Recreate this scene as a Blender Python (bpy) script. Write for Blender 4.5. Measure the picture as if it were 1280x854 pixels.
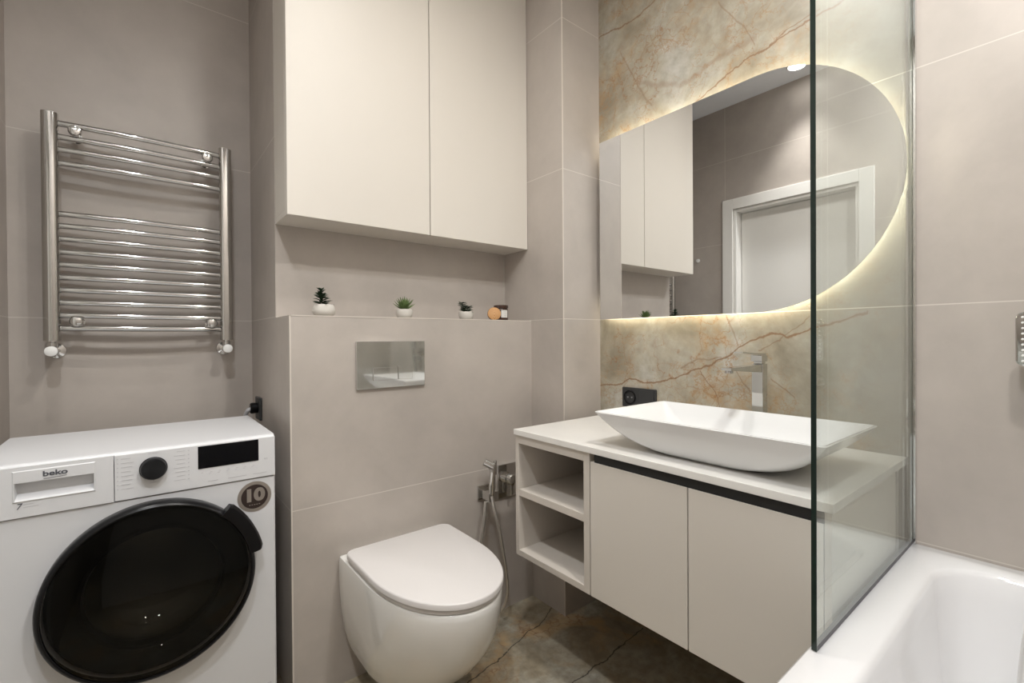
import bpy, bmesh, math, random
from mathutils import Vector, Matrix
random.seed(4)
for o in list(bpy.data.objects): bpy.data.objects.remove(o, do_unlink=True)
S = bpy.context.scene; C = S.collection
PI = math.pi
# ------------------------------------------------------------------ camera
EYE = 1.117
pitch, roll, yaw, FPX = 6.7709e-3, -6.5025e-3, 0.6725042, 583.03
F = Vector((math.sin(yaw)*math.cos(pitch), math.cos(yaw)*math.cos(pitch), -math.sin(pitch)))
R0 = Vector((math.cos(yaw), -math.sin(yaw), 0)); U0 = R0.cross(F)
R = R0*math.cos(roll) + U0*math.sin(roll); U = U0*math.cos(roll) - R0*math.sin(roll)
cd = bpy.data.cameras.new('camera'); cam = bpy.data.objects.new('camera', cd); C.objects.link(cam)
cd.sensor_width = 36; cd.lens = FPX/1280*36; cd.clip_start = 0.02
m = Matrix((R, U, -F)).transposed().to_4x4(); m.translation = Vector((0, 0, EYE)); cam.matrix_world = m
S.camera = cam
# ------------------------------------------------------------------ view and world
S.view_settings.view_transform = 'Standard'; S.view_settings.look = 'None'
S.view_settings.gamma = 1; S.view_settings.use_curve_mapping = False
S.view_settings.exposure = 0.1
w = bpy.data.worlds.new('world'); S.world = w; w.use_nodes = True
w.node_tree.nodes['Background'].inputs[0].default_value = (.9, .95, 1, 1)
w.node_tree.nodes['Background'].inputs[1].default_value = 0.3
# one real downlight, then three added fill lamps: x, y, power, cone degrees
CEIL = 2.78
LAMPS = [(-.15, 1.15, 44, 76, (1, .97, .93)), (-.10, .15, 62, 172, (.93, .965, 1)), (.75, -.05, 66, 172, (1, .98, .94)), (.62, .72, 28, 172, (1, .96, .90))]
LED_COL = (1.0, .93, .76); LED_POW = 18

# ------------------------------------------------------------------ materials
def newmat(name):
    mt = bpy.data.materials.new(name); mt.use_nodes = True
    nt = mt.node_tree; return mt, nt, nt.nodes['Principled BSDF']
def N(nt, typ, **kw):
    n = nt.nodes.new(typ)
    for k, v in kw.items(): setattr(n, k, v)
    return n
def math_(nt, op, a, b=None, c=None):
    n = N(nt, 'ShaderNodeMath', operation=op)
    for i, v in enumerate((a, b, c)):
        if v is None: continue
        if isinstance(v, (int, float)): n.inputs[i].default_value = v
        else: nt.links.new(v, n.inputs[i])
    return n.outputs[0]
def mix(nt, f, a, b):
    n = N(nt, 'ShaderNodeMix', data_type='RGBA')
    for i, v in ((0, f), (6, a), (7, b)):
        if isinstance(v, (int, float)): n.inputs[i].default_value = v
        elif isinstance(v, tuple): n.inputs[i].default_value = (*v[:3], 1)
        else: nt.links.new(v, n.inputs[i])
    return n.outputs[2]
def noise(nt, vec, scale, detail=4, rough=.55, dist=0):
    n = N(nt, 'ShaderNodeTexNoise'); n.inputs['Scale'].default_value = scale
    n.inputs['Detail'].default_value = detail; n.inputs['Roughness'].default_value = rough
    n.inputs['Distortion'].default_value = dist
    nt.links.new(vec, n.inputs['Vector']); return n
def ramp(nt, fac, stops):
    n = N(nt, 'ShaderNodeValToRGB'); el = n.color_ramp.elements
    while len(el) < len(stops): el.new(.5)
    for e, (p, c) in zip(el, stops):
        e.position = p; e.color = (*c, 1) if isinstance(c, tuple) else (c, c, c, 1)
    nt.links.new(fac, n.inputs[0]); return n.outputs[0]
def simple(name, col, rough=.4, metal=0, spec=.5, coat=0, var=.03):
    mt, nt, b = newmat(name)
    tc = N(nt, 'ShaderNodeTexCoord')
    nz = noise(nt, tc.outputs['Object'], 9, 3)
    lo = tuple(max(0, c*(1-var)) for c in col); hi = tuple(min(1, c*(1+var)) for c in col)
    nt.links.new(mix(nt, nz.outputs['Fac'], lo, hi), b.inputs['Base Color'])
    b.inputs['Roughness'].default_value = rough; b.inputs['Metallic'].default_value = metal
    b.inputs['Specular IOR Level'].default_value = spec
    b.inputs['Coat Weight'].default_value = coat; b.inputs['Coat Roughness'].default_value = .05
    return mt
def joint(nt, comp, offset, size, width):
    f = math_(nt, 'FRACT', math_(nt, 'DIVIDE', math_(nt, 'SUBTRACT', comp, offset), size))
    d = math_(nt, 'MULTIPLY', math_(nt, 'SUBTRACT', .5, math_(nt, 'ABSOLUTE', math_(nt, 'SUBTRACT', f, .5))), size)
    return math_(nt, 'LESS_THAN', d, width/2)
def tile_mat(name, joints, col=(.47, .425, .385), grout=(.62, .58, .53), rough=.42):
    mt, nt, b = newmat(name)
    pos = N(nt, 'ShaderNodeNewGeometry').outputs['Position']
    sp = N(nt, 'ShaderNodeSeparateXYZ'); nt.links.new(pos, sp.inputs[0])
    n1 = noise(nt, pos, 1.5, 6, .6, .4); n2 = noise(nt, pos, 7, 5, .6)
    f = math_(nt, 'ADD', math_(nt, 'MULTIPLY', n1.outputs['Fac'], .7), math_(nt, 'MULTIPLY', n2.outputs['Fac'], .3))
    base = ramp(nt, f, [(.32, tuple(c*.84 for c in col)), (.68, tuple(c*1.14 for c in col))])
    tot = None
    for ax, off, size, wd in joints:
        j = joint(nt, sp.outputs[ax], off, size, wd)
        tot = j if tot is None else math_(nt, 'MAXIMUM', tot, j)
    nt.links.new(mix(nt, tot, base, grout), b.inputs['Base Color'])
    b.inputs['Roughness'].default_value = rough; b.inputs['Specular IOR Level'].default_value = .45
    bp = N(nt, 'ShaderNodeBump'); bp.inputs['Strength'].default_value = .25; bp.inputs['Distance'].default_value = .001
    nt.links.new(math_(nt, 'SUBTRACT', 1, tot), bp.inputs['Height']); nt.links.new(bp.outputs[0], b.inputs['Normal'])
    return mt
JZ = (2, -.007, .6005, .0028)
T = {
 'left':  tile_mat('tile_left_wall', [JZ, (1, .49, 1.2, .0028)]),
 'back':  tile_mat('tile_back_wall', [JZ]),
 'toilet': tile_mat('tile_toilet_wall', [JZ]),
 'right': tile_mat('tile_right_wall', [JZ, (1, -1.1, 1.2, .0028)]),
}
def curve_vein(nt, ucomp, vcomp, pts, u0, u1, v0, v1, width, wob):
    """mask of a vein running along v = f(u) given by points on the slab"""
    u = math_(nt, 'DIVIDE', math_(nt, 'SUBTRACT', ucomp, u0), u1-u0)
    fc = N(nt, 'ShaderNodeFloatCurve'); cv = fc.mapping.curves[0]
    P = sorted(((p-u0)/(u1-u0), (q-v0)/(v1-v0)) for p, q in pts)
    while len(cv.points) < len(P): cv.points.new(.5, .5)
    for c, (p, q) in zip(cv.points, P): c.location = (p, q); c.handle_type = 'VECTOR'
    fc.mapping.update(); nt.links.new(u, fc.inputs['Value'])
    v = math_(nt, 'ADD', math_(nt, 'MULTIPLY', fc.outputs[0], v1-v0), v0)
    d = math_(nt, 'ABSOLUTE', math_(nt, 'SUBTRACT', math_(nt, 'ADD', vcomp, wob), v))
    m_ = N(nt, 'ShaderNodeMapRange'); m_.inputs['From Min'].default_value = width*.3; m_.inputs['From Max'].default_value = width
    m_.inputs['To Min'].default_value = 1; m_.inputs['To Max'].default_value = 0
    nt.links.new(d, m_.inputs['Value'])
    lo, hi = P[0][0], P[-1][0]
    inside = math_(nt, 'MULTIPLY', math_(nt, 'GREATER_THAN', u, lo), math_(nt, 'LESS_THAN', u, hi))
    return math_(nt, 'MULTIPLY', m_.outputs[0], inside)
def cracks(nt, pos, scale, dist, width, dscale=2.5):
    nz = noise(nt, pos, dscale, 5, .6)
    vm = N(nt, 'ShaderNodeVectorMath', operation='SCALE'); vm.inputs['Scale'].default_value = dist
    nt.links.new(nz.outputs['Color'], vm.inputs[0])
    va = N(nt, 'ShaderNodeVectorMath', operation='ADD'); nt.links.new(pos, va.inputs[0]); nt.links.new(vm.outputs[0], va.inputs[1])
    vo = N(nt, 'ShaderNodeTexVoronoi', feature='DISTANCE_TO_EDGE'); vo.inputs['Scale'].default_value = scale
    nt.links.new(va.outputs[0], vo.inputs['Vector'])
    m_ = N(nt, 'ShaderNodeMapRange'); m_.inputs['From Min'].default_value = 0; m_.inputs['From Max'].default_value = width
    m_.inputs['To Min'].default_value = 1; m_.inputs['To Max'].default_value = 0
    nt.links.new(vo.outputs['Distance'], m_.inputs['Value']); return m_.outputs[0]
def thresh(nt, v, a, b):
    m_ = N(nt, 'ShaderNodeMapRange'); m_.inputs['From Min'].default_value = a; m_.inputs['From Max'].default_value = b
    nt.links.new(v, m_.inputs['Value']); return m_.outputs[0]
def stone_mat():
    mt, nt, b = newmat('veined_yellow_stone')
    pos = N(nt, 'ShaderNodeNewGeometry').outputs['Position']
    sp = N(nt, 'ShaderNodeSeparateXYZ'); nt.links.new(pos, sp.inputs[0]); Y, Z = sp.outputs[1], sp.outputs[2]
    n1 = noise(nt, pos, 4.5, 9, .62, .5); n2 = noise(nt, pos, 3.1, 6, .6, 1.2); n3 = noise(nt, pos, 26, 6, .65)
    base = ramp(nt, n1.outputs['Fac'], [(.32, (.25, .215, .155)), (.45, (.375, .33, .25)), (.55, (.43, .40, .33)), (.68, (.50, .49, .45))])
    base = mix(nt, math_(nt, 'MULTIPLY', thresh(nt, n3.outputs['Fac'], .40, .68), .5), base, (.25, .225, .175))
    right = thresh(nt, math_(nt, 'ADD', Y, math_(nt, 'MULTIPLY', n2.outputs['Fac'], .3)), .80, .45)
    base = mix(nt, math_(nt, 'MULTIPLY', right, .65), base, (.30, .30, .26))
    warm = math_(nt, 'SUBTRACT', 1, math_(nt, 'MULTIPLY', right, .85))
    n4 = noise(nt, pos, 9, 8, .7, .8)
    pm = math_(nt, 'MULTIPLY', thresh(nt, n2.outputs['Fac'], .50, .62), thresh(nt, n4.outputs['Fac'], .44, .62))
    base = mix(nt, math_(nt, 'MULTIPLY', math_(nt, 'MULTIPLY', pm, warm), .65), base, (.43, .27, .125))
    mk1 = thresh(nt, noise(nt, pos, 2.6, 3).outputs['Fac'], .44, .56); mk2 = thresh(nt, n2.outputs['Fac'], .47, .58); mk3 = thresh(nt, noise(nt, pos, 5.3, 3).outputs['Fac'], .47, .60)
    for (sc, di, wd, ds, msk, amt, colr) in ((4.2, .35, .014, 5, mk1, .75, (.27, .13, .05)), (9, .22, .022, 8, mk2, .85, (.33, .18, .075)),
                                             (17, .12, .030, 14, mk3, .7, (.35, .20, .09)), (6.3, .30, .012, 9, mk3, .8, (.28, .15, .07))):
        c_ = math_(nt, 'MULTIPLY', math_(nt, 'MULTIPLY', cracks(nt, pos, sc, di, wd, ds), msk), amt)
        base = mix(nt, math_(nt, 'MULTIPLY', c_, warm), base, colr)
    nw = noise(nt, pos, 14, 4, .6)
    wob = math_(nt, 'MULTIPLY', math_(nt, 'SUBTRACT', nw.outputs['Fac'], .5), .045)
    V = VEINS
    for pts, wd, amt in V:
        k = curve_vein(nt, Y, Z, pts, .2, 1.4, .7, 2.8, wd, wob)
        base = mix(nt, math_(nt, 'MULTIPLY', k, amt), base, (.22, .125, .065))
    j = math_(nt, 'MULTIPLY', joint(nt, Z, -.007, .6005, .0026), math_(nt, 'LESS_THAN', Z, 2.2))
    base = mix(nt, j, base, (.62, .58, .48))
    nt.links.new(base, b.inputs['Base Color'])
    b.inputs['Roughness'].default_value = .28; b.inputs['Specular IOR Level'].default_value = .45
    return mt
VEINS = [
 ([(1.332, .912), (1.228, .924), (1.179, .947), (1.109, .94), (1.043, .945), (.95, .976), (.847, 1.018), (.769, 1.054), (.721, 1.087), (.675, 1.115), (.638, 1.124), (.609, 1.126), (.589, 1.112), (.529, 1.138), (.467, 1.159), (.432, 1.172), (.388, 1.182)], .0048, .9),
 ([(.675, 1.072), (.609, 1.11), (.56, 1.15), (.529, 1.18)], .003, .6), ([(.95, 1.005), (.883, 1.034), (.795, 1.049)], .005, .5),
 ([(.874, 1.0), (.838, .951), (.812, .911), (.80, .87)], .005, .75), ([(.78, 1.19), (.753, 1.127), (.737, 1.079)], .010, .45),
 ([(.638, .988), (.603, .961), (.569, .926)], .004, .6), ([(.75, 1.01), (.729, .967), (.702, .941)], .005, .6),
 ([(.90, 1.94), (.865, 1.955), (.781, 1.991), (.719, 2.01), (.666, 2.023), (.611, 2.034), (.524, 2.042), (.42, 2.06)], .0042, .85),
 ([(.64, 2.030), (.592, 2.048), (.555, 2.054), (.50, 2.060)], .003, .7),
 ([(1.33, 2.40), (1.26, 2.39), (1.207, 2.384), (1.125, 2.38), (1.055, 2.397), (1.0, 2.44)], .0045, .8),
 ([(1.216, 2.282), (1.15, 2.15), (1.103, 2.058), (1.065, 2.003)], .009, .4),
 ([(1.134, 2.13), (1.072, 2.09), (.943, 2.03), (.865, 2.045), (.781, 2.072), (.677, 2.075)], .014, .3),
 ([(.803, 2.254), (.752, 2.175), (.713, 2.122), (.682, 2.052)], .006, .45),
]
M = {}
M['stone'] = stone_mat()
def floor_mat():
    mt, nt, b = newmat('floor_marble_tiles')
    pos = N(nt, 'ShaderNodeNewGeometry').outputs['Position']
    sp = N(nt, 'ShaderNodeSeparateXYZ'); nt.links.new(pos, sp.inputs[0]); X, Y = sp.outputs[0], sp.outputs[1]
    n1 = noise(nt, pos, 5, 9, .62, .6); n2 = noise(nt, pos, 4.2, 5, .6, 1.0); n3 = noise(nt, pos, 30, 6, .65)
    base = ramp(nt, n1.outputs['Fac'], [(.3, (.20, .165, .115)), (.46, (.33, .28, .20)), (.58, (.39, .355, .28)), (.72, (.48, .46, .40))])
    base = mix(nt, math_(nt, 'MULTIPLY', thresh(nt, n3.outputs['Fac'], .40, .64), .55), base, (.17, .145, .10))
    base = mix(nt, math_(nt, 'MULTIPLY', thresh(nt, n2.outputs['Fac'], .50, .66), .75), base, (.44, .29, .14))
    c2 = math_(nt, 'MULTIPLY', cracks(nt, pos, 9, .30, .03, 4), thresh(nt, n2.outputs['Fac'], .48, .62))
    base = mix(nt, math_(nt, 'MULTIPLY', c2, .75), base, (.20, .09, .04))
    nw = noise(nt, pos, 18, 4, .6)
    wob = math_(nt, 'MULTIPLY', math_(nt, 'SUBTRACT', nw.outputs['Fac'], .5), .035)
    for pts in ([(1.33, 1.41), (1.22, 1.356), (1.125, 1.343), (.959, 1.294), (.80, 1.27)],
                [(1.5, 1.09), (1.395, 1.077), (1.264, 1.062), (1.109, 1.058), (.9, 1.03)]):
        k = curve_vein(nt, X, Y, pts, .6, 1.6, .8, 1.6, .0036, wob)
        base = mix(nt, math_(nt, 'MULTIPLY', k, .9), base, (.03, .022, .016))
    j = math_(nt, 'MAXIMUM', joint(nt, X, 1.015, 1.2, .003), joint(nt, Y, .931, .6, .003))
    base = mix(nt, math_(nt, 'MULTIPLY', j, .8), base, (.30, .26, .20))
    nt.links.new(base, b.inputs['Base Color']); b.inputs['Roughness'].default_value = .38
    return mt
M['floor'] = floor_mat()
M['ceiling'] = simple('ceiling_paint', (.85, .875, .91), .8)
M['cab'] = simple('matt_cream_lacquer', (.665, .625, .565), .45, var=.01)
M['cabi'] = simple('cream_board', (.60, .555, .50), .55, var=.02)
M['dark'] = simple('black_recess', (.01, .01, .01), .6)
M['counter'] = simple('white_quartz', (.80, .785, .75), .22, var=.05)
M['ceramic'] = simple('white_ceramic', (.80, .79, .76), .09, coat=.5, var=.005)
M['basin'] = simple('basin_ceramic', (.83, .83, .83), .16, coat=.3, var=.005)
M['seat'] = simple('seat_plastic', (.68, .655, .64), .35, var=.005)
M['acryl'] = simple('white_acrylic', (.82, .82, .83), .14, coat=.3, var=.005)
M['enamel'] = simple('washer_enamel', (.66, .665, .68), .32, var=.005)
M['enamel2'] = simple('washer_panel_plastic', (.68, .685, .70), .3, var=.005)
M['chrome'] = simple('chrome', (.70, .70, .69), .05, metal=1, var=.01)
M['chrome2'] = simple('radiator_chrome', (.62, .615, .60), .09, metal=1, var=.01)
M['mirror'] = simple('mirror_silver', (.86, .87, .87), .0, metal=1, var=.0)
M['mback'] = simple('mirror_backing', (.5, .5, .5), .5)
M['black'] = simple('black_plastic', (.005, .005, .006), .28, spec=.25)
M['blackg'] = simple('black_gloss', (.002, .002, .003), .25, spec=.15)
M['anthra'] = simple('anthracite_plastic', (.028, .029, .03), .45)
M['grey'] = simple('grey_print', (.22, .22, .23), .6)
M['lgrey'] = simple('light_grey_print', (.52, .52, .54), .6)
M['dgrey'] = simple('logo_print', (.09, .095, .11), .5)
M['pot'] = simple('white_stone_pot', (.58, .555, .51), .8, var=.08)
M['soil'] = simple('soil', (.05, .04, .03), .9)
M['leafd'] = simple('dark_green_leaf', (.035, .065, .035), .5, var=.4)
M['leafl'] = simple('fresh_green_leaf', (.12, .19, .06), .5, var=.3)
M['label'] = simple('paper_label', (.75, .74, .70), .7)
M['white'] = simple('white_plastic', (.82, .82, .80), .35)
M['door'] = simple('white_door_paint', (.80, .79, .76), .4, var=.01)
M['brass'] = simple('sticker_silver', (.42, .38, .34), .3, metal=.7, var=.15)
M['drum'] = simple('drum_steel', (.55, .55, .53), .22, metal=1, var=.1)
M['seal'] = simple('grey_rubber', (.10, .10, .11), .5)
M['hose'] = simple('steel_hose', (.80, .79, .77), .35, metal=1)
def emit(name, col, st):
    mt, nt, b = newmat(name); b.inputs['Emission Color'].default_value = (*col, 1); b.inputs['Emission Strength'].default_value = st
    b.inputs['Base Color'].default_value = (.8, .8, .8, 1); return mt
M['lamp'] = emit('downlight_lens', (1, .97, .92), 25)
M['led'] = emit('led_strip', LED_COL, LED_POW)
def glass_mat(name, tint, rough=0.0, ior=1.5, body=None, bodyamt=0):
    mt, nt, b = newmat(name); nt.nodes.remove(b); out = nt.nodes['Material Output']
    tr = N(nt, 'ShaderNodeBsdfTransparent'); tr.inputs[0].default_value = (*tint, 1)
    gl = N(nt, 'ShaderNodeBsdfGlossy'); gl.inputs['Roughness'].default_value = rough; gl.inputs[0].default_value = (.95, .98, .97, 1)
    fr = N(nt, 'ShaderNodeFresnel'); ge = N(nt, 'ShaderNodeNewGeometry')
    # same reflectance on both faces of the pane
    nt.links.new(math_(nt, 'ADD', math_(nt, 'MULTIPLY', ge.outputs['Backfacing'], 1/ior-ior), ior), fr.inputs[0])
    mx = N(nt, 'ShaderNodeMixShader'); nt.links.new(fr.outputs[0], mx.inputs[0]); 
    src = tr.outputs[0]
    if body:
        df = N(nt, 'ShaderNodeBsdfDiffuse'); df.inputs[0].default_value = (*body, 1)
        m2 = N(nt, 'ShaderNodeMixShader'); m2.inputs[0].default_value = bodyamt
        nt.links.new(tr.outputs[0], m2.inputs[1]); nt.links.new(df.outputs[0], m2.inputs[2]); src = m2.outputs[0]
    nt.links.new(src, mx.inputs[1]); nt.links.new(gl.outputs[0], mx.inputs[2])
    nt.links.new(mx.outputs[0], out.inputs[0]); return mt
M['glass'] = glass_mat('shower_glass', (.955, .975, .965))
M['glassedge'] = simple('dark_green_glass_edge', (.006, .018, .014), .15)
M['doorglass'] = glass_mat('smoked_door_glass', (.36, .345, .32), ior=1.3, body=(.003, .003, .003), bodyamt=.2)
M['bowlglass'] = glass_mat('door_bowl_glass', (.75, .75, .72), ior=1.5)
M['amber'] = simple('amber_glass', (.045, .015, .008), .12, coat=.6)
def wood_mat():
    mt, nt, b = newmat('cut_wood_rings'); tc = N(nt, 'ShaderNodeTexCoord')
    wv = N(nt, 'ShaderNodeTexWave', wave_type='RINGS', rings_direction='Z'); wv.inputs['Scale'].default_value = 90
    wv.inputs['Distortion'].default_value = 2.5; nt.links.new(tc.outputs['Object'], wv.inputs[0])
    nt.links.new(ramp(nt, wv.outputs[1], [(0, (.42, .20, .07)), (1, (.60, .34, .14))]), b.inputs['Base Color'])
    b.inputs['Roughness'].default_value = .6; return mt
M['wood'] = wood_mat()
M['bark'] = simple('bark', (.16, .07, .03), .8)

# ------------------------------------------------------------------ mesh helpers
def tagged(o, label=None, cat=None, group=None, kind=None):
    if label: o['label'] = label
    if cat: o['category'] = cat
    if group: o['group'] = group
    if kind: o['kind'] = kind
    return o
def thing(name, label, cat, loc, group=None):
    o = bpy.data.objects.new(name, None); C.objects.link(o); o.location = loc; o.empty_display_size = .05
    return tagged(o, label, cat, group)
def wl(o):
    v = Vector(o.location); p = o.parent
    while p: v = v + Vector(p.location); p = p.parent
    return v
def mk(name, bm, mat, parent=None, smooth=False, bevel=0, seg=2, kind=None, origin=None, label=None):
    """bm is in world coordinates; the object's origin goes to its own base unless given"""
    bmesh.ops.recalc_face_normals(bm, faces=bm.faces)
    vs = [v.co for v in bm.verts]
    if origin is None:
        if kind == 'structure': origin = Vector((0, 0, 0))
        else: origin = Vector(((min(v.x for v in vs)+max(v.x for v in vs))/2, (min(v.y for v in vs)+max(v.y for v in vs))/2, min(v.z for v in vs)))
    origin = Vector(origin)
    bmesh.ops.translate(bm, verts=bm.verts, vec=-origin)
    me = bpy.data.meshes.new(name); bm.to_mesh(me); bm.free()
    for k in (mat if isinstance(mat, (list, tuple)) else [mat]): me.materials.append(k)
    o = bpy.data.objects.new(name, me); C.objects.link(o)
    if parent: o.parent = parent; o.location = origin - wl(parent)
    else: o.location = origin
    if smooth:
        for p in me.polygons: p.use_smooth = True
        md = o.modifiers.new('edges', 'EDGE_SPLIT'); md.split_angle = math.radians(smooth if smooth is not True else 40)
    if bevel:
        md = o.modifiers.new('bevel', 'BEVEL'); md.width = bevel; md.segments = seg; md.limit_method = 'ANGLE'; md.angle_limit = math.radians(40)
        for p in me.polygons: p.use_smooth = True
        wn = o.modifiers.new('wn', 'WEIGHTED_NORMAL'); wn.keep_sharp = True
    if kind: o['kind'] = kind
    if label: o['label'] = label
    return o
def nb(): return bmesh.new()
def box(bm, x0, x1, y0, y1, z0, z1, mi=0):
    v = [bm.verts.new((x, y, z)) for z in (z0, z1) for y in (y0, y1) for x in (x0, x1)]
    for f in ((0, 2, 3, 1), (4, 5, 7, 6), (0, 1, 5, 4), (2, 6, 7, 3), (0, 4, 6, 2), (1, 3, 7, 5)):
        bm.faces.new([v[i] for i in f]).material_index = mi
    return bm
def loft(bm, rings, cap0=True, cap1=True, closed=True, mi=0):
    R_ = [[bm.verts.new(p) for p in r] for r in rings]; n = len(R_[0])
    for a, b in zip(R_, R_[1:]):
        for i in range(n if closed else n-1):
            j = (i+1) % n
            bm.faces.new((a[i], a[j], b[j], b[i])).material_index = mi
    if cap0: bm.faces.new(R_[0][::-1]).material_index = mi
    if cap1: bm.faces.new(R_[-1]).material_index = mi
    return bm
def frame(axis):
    a = Vector(axis).normalized(); t = Vector((0, 0, 1)) if abs(a.z) < .9 else Vector((1, 0, 0))
    u = t.cross(a).normalized(); return a, u, a.cross(u)
def lathe(bm, base, axis, prof, n=32, cap0=True, cap1=True):
    """prof = [(distance along axis, radius)]"""
    a, u, v = frame(axis); base = Vector(base)
    rings = [[base + a*h + (u*math.cos(2*PI*i/n) + v*math.sin(2*PI*i/n))*max(r, 1e-5) for i in range(n)] for h, r in prof]
    return loft(bm, rings, cap0, cap1)
def cyl(bm, p0, p1, r, n=24):
    p0, p1 = Vector(p0), Vector(p1); return lathe(bm, p0, p1-p0, [(0, r), ((p1-p0).length, r)], n)
def catmull(pts, k=8):
    P = [Vector(p) for p in pts]; P = [P[0]*2-P[1]] + P + [P[-1]*2-P[-2]]; out = []
    for i in range(1, len(P)-2):
        for s in range(k):
            t = s/k; a, b, c, d = P[i-1:i+3]
            out.append(.5*((2*b)+(c-a)*t+(2*a-5*b+4*c-d)*t*t+(3*b-a-3*c+d)*t**3))
    out.append(P[-2]); return out
def tube(bm, pts, r, n=12, k=8, ribs=0):
    P = catmull(pts, k) if k else [Vector(p) for p in pts]
    t0 = (P[1]-P[0]).normalized(); _, u, v = frame(t0); rings = []
    for i, p in enumerate(P):
        t = (P[min(i+1, len(P)-1)]-P[max(i-1, 0)]).normalized()
        u = (u - t*u.dot(t)).normalized(); v = t.cross(u)
        rr = r*(1+ (ribs if i % 2 else 0))
        rings.append([p+(u*math.cos(2*PI*j/n)+v*math.sin(2*PI*j/n))*rr for j in range(n)])
    return loft(bm, rings)
def rrect(cx, cy, hx, hy, r, n=6):
    """rounded rectangle outline, 4*(n+1) points"""
    out = []
    for q, (sx, sy) in enumerate(((1, 1), (-1, 1), (-1, -1), (1, -1))):
        for i in range(n+1):
            a = q*PI/2 + i/n*PI/2
            out.append((cx+sx*(hx-r)+r*math.cos(a), cy+sy*(hy-r)+r*math.sin(a)))
    return out
def text(name, s, size, loc, mat, parent, sx=1.0, rot=(PI/2, 0, 0), bold=0, shear=0, ext=.0003):
    cu = bpy.data.curves.new('t', 'FONT'); cu.body = s; cu.size = size; cu.extrude = ext; cu.offset = bold; cu.shear = shear
    cu.align_x = 'CENTER'; cu.align_y = 'CENTER'
    t = bpy.data.objects.new('t', cu); C.objects.link(t)
    me = bpy.data.meshes.new_from_object(t.evaluated_get(bpy.context.evaluated_depsgraph_get()))
    bpy.data.objects.remove(t, do_unlink=True); me.materials.clear(); me.materials.append(mat)
    o = bpy.data.objects.new(name, me); C.objects.link(o); o.parent = parent
    o.location = Vector(loc)-wl(parent); o.rotation_euler = rot; o.scale = (sx, 1, 1); return o

# ------------------------------------------------------------------ room shell
XL, YB, XS, YF, YN, XP, YP, XM, YFR = -.326, 2.14, .354, 1.527, 1.711, 1.323, 1.33, 1.543, -.45
ZL = 1.192
mk('floor', box(nb(), XL-.25, XM+.12, YFR-.12, YB+.12, -.08, 0), M['floor'], kind='structure')
mk('ceiling', box(nb(), XL-.12, XM+.12, YFR-.12, YB+.12, CEIL, CEIL+.08), M['ceiling'], kind='structure')
DY0, DY1, DZ = .88, 1.63, 2.03
b = nb()
box(b, XL-.12, XL, YFR-.12, DY0, 0, CEIL); box(b, XL-.12, XL, DY1, YB+.12, 0, CEIL); box(b, XL-.12, XL, DY0, DY1, DZ, CEIL)
mk('wall_left', b, T['left'], kind='structure')
mk('wall_back', box(nb(), XL, XS, YB, YB+.12, 0, CEIL), T['back'], kind='structure')
mk('wall_front', box(nb(), XL, XM, YFR-.12, YFR, 0, CEIL), T['back'], kind='structure')
b = nb(); box(b, XM, XM+.12, YFR-.12, .295, 0, CEIL, 0); box(b, XM, XM+.12, .295, YP, 0, CEIL, 1)
box(b, XM, XM+.12, YP, YB+.12, 0, CEIL, 0)
mk('wall_right', b, [T['right'], M['stone']], kind='structure')
b = nb(); loft(b, [[(XS, YF, z), (XP, YF, z), (XP, YB+.12, z), (XS, YB+.12, z)] for z in (0, ZL)])
loft(b, [[(XS, YN, z), (XP, YN, z), (XP, YB+.12, z), (XS, YB+.12, z)] for z in (ZL, CEIL)])
mk('wall_toilet_side', b, T['toilet'], kind='structure')
mk('wall_pier', box(nb(), XP, XM, YP, YB+.12, 0, CEIL), T['toilet'], kind='structure')
# light metal corner strips on tiled edges
b = nb(); box(b, XS-.001, XS+.003, YF-.001, YF+.003, 0, ZL+.001); box(b, XS, XP, YF-.001, YF+.003, ZL-.002, ZL+.001)
M['trim'] = simple('tile_edge_profile', (.66, .61, .55), .45)
mk('trim_1', b, M['trim'], kind='structure')
mk('trim_2', box(nb(), XP-.001, XP+.0025, YP-.001, YP+.0025, 0, CEIL), M['trim'], kind='structure')
# door in the left wall
b = nb()
for (y0, y1, z0, z1) in ((DY0-.075, DY0, 0, DZ+.075), (DY1, DY1+.075, 0, DZ+.075), (DY0, DY1, DZ, DZ+.075)): box(b, XL-.0005, XL+.014, y0, y1, z0, z1)
box(b, XL-.12, XL, DY0, DY0+.02, 0, DZ); box(b, XL-.12, XL, DY1-.02, DY1, 0, DZ); box(b, XL-.12, XL, DY0+.02, DY1-.02, DZ-.02, DZ)
dr = mk('door_1', b, M['door'], kind='structure', bevel=.003)
b = nb(); box(b, XL-.115, XL-.075, DY0+.023, DY1-.023, .008, DZ-.023)
mk('door_leaf', b, M['door'], dr, bevel=.002)

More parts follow.
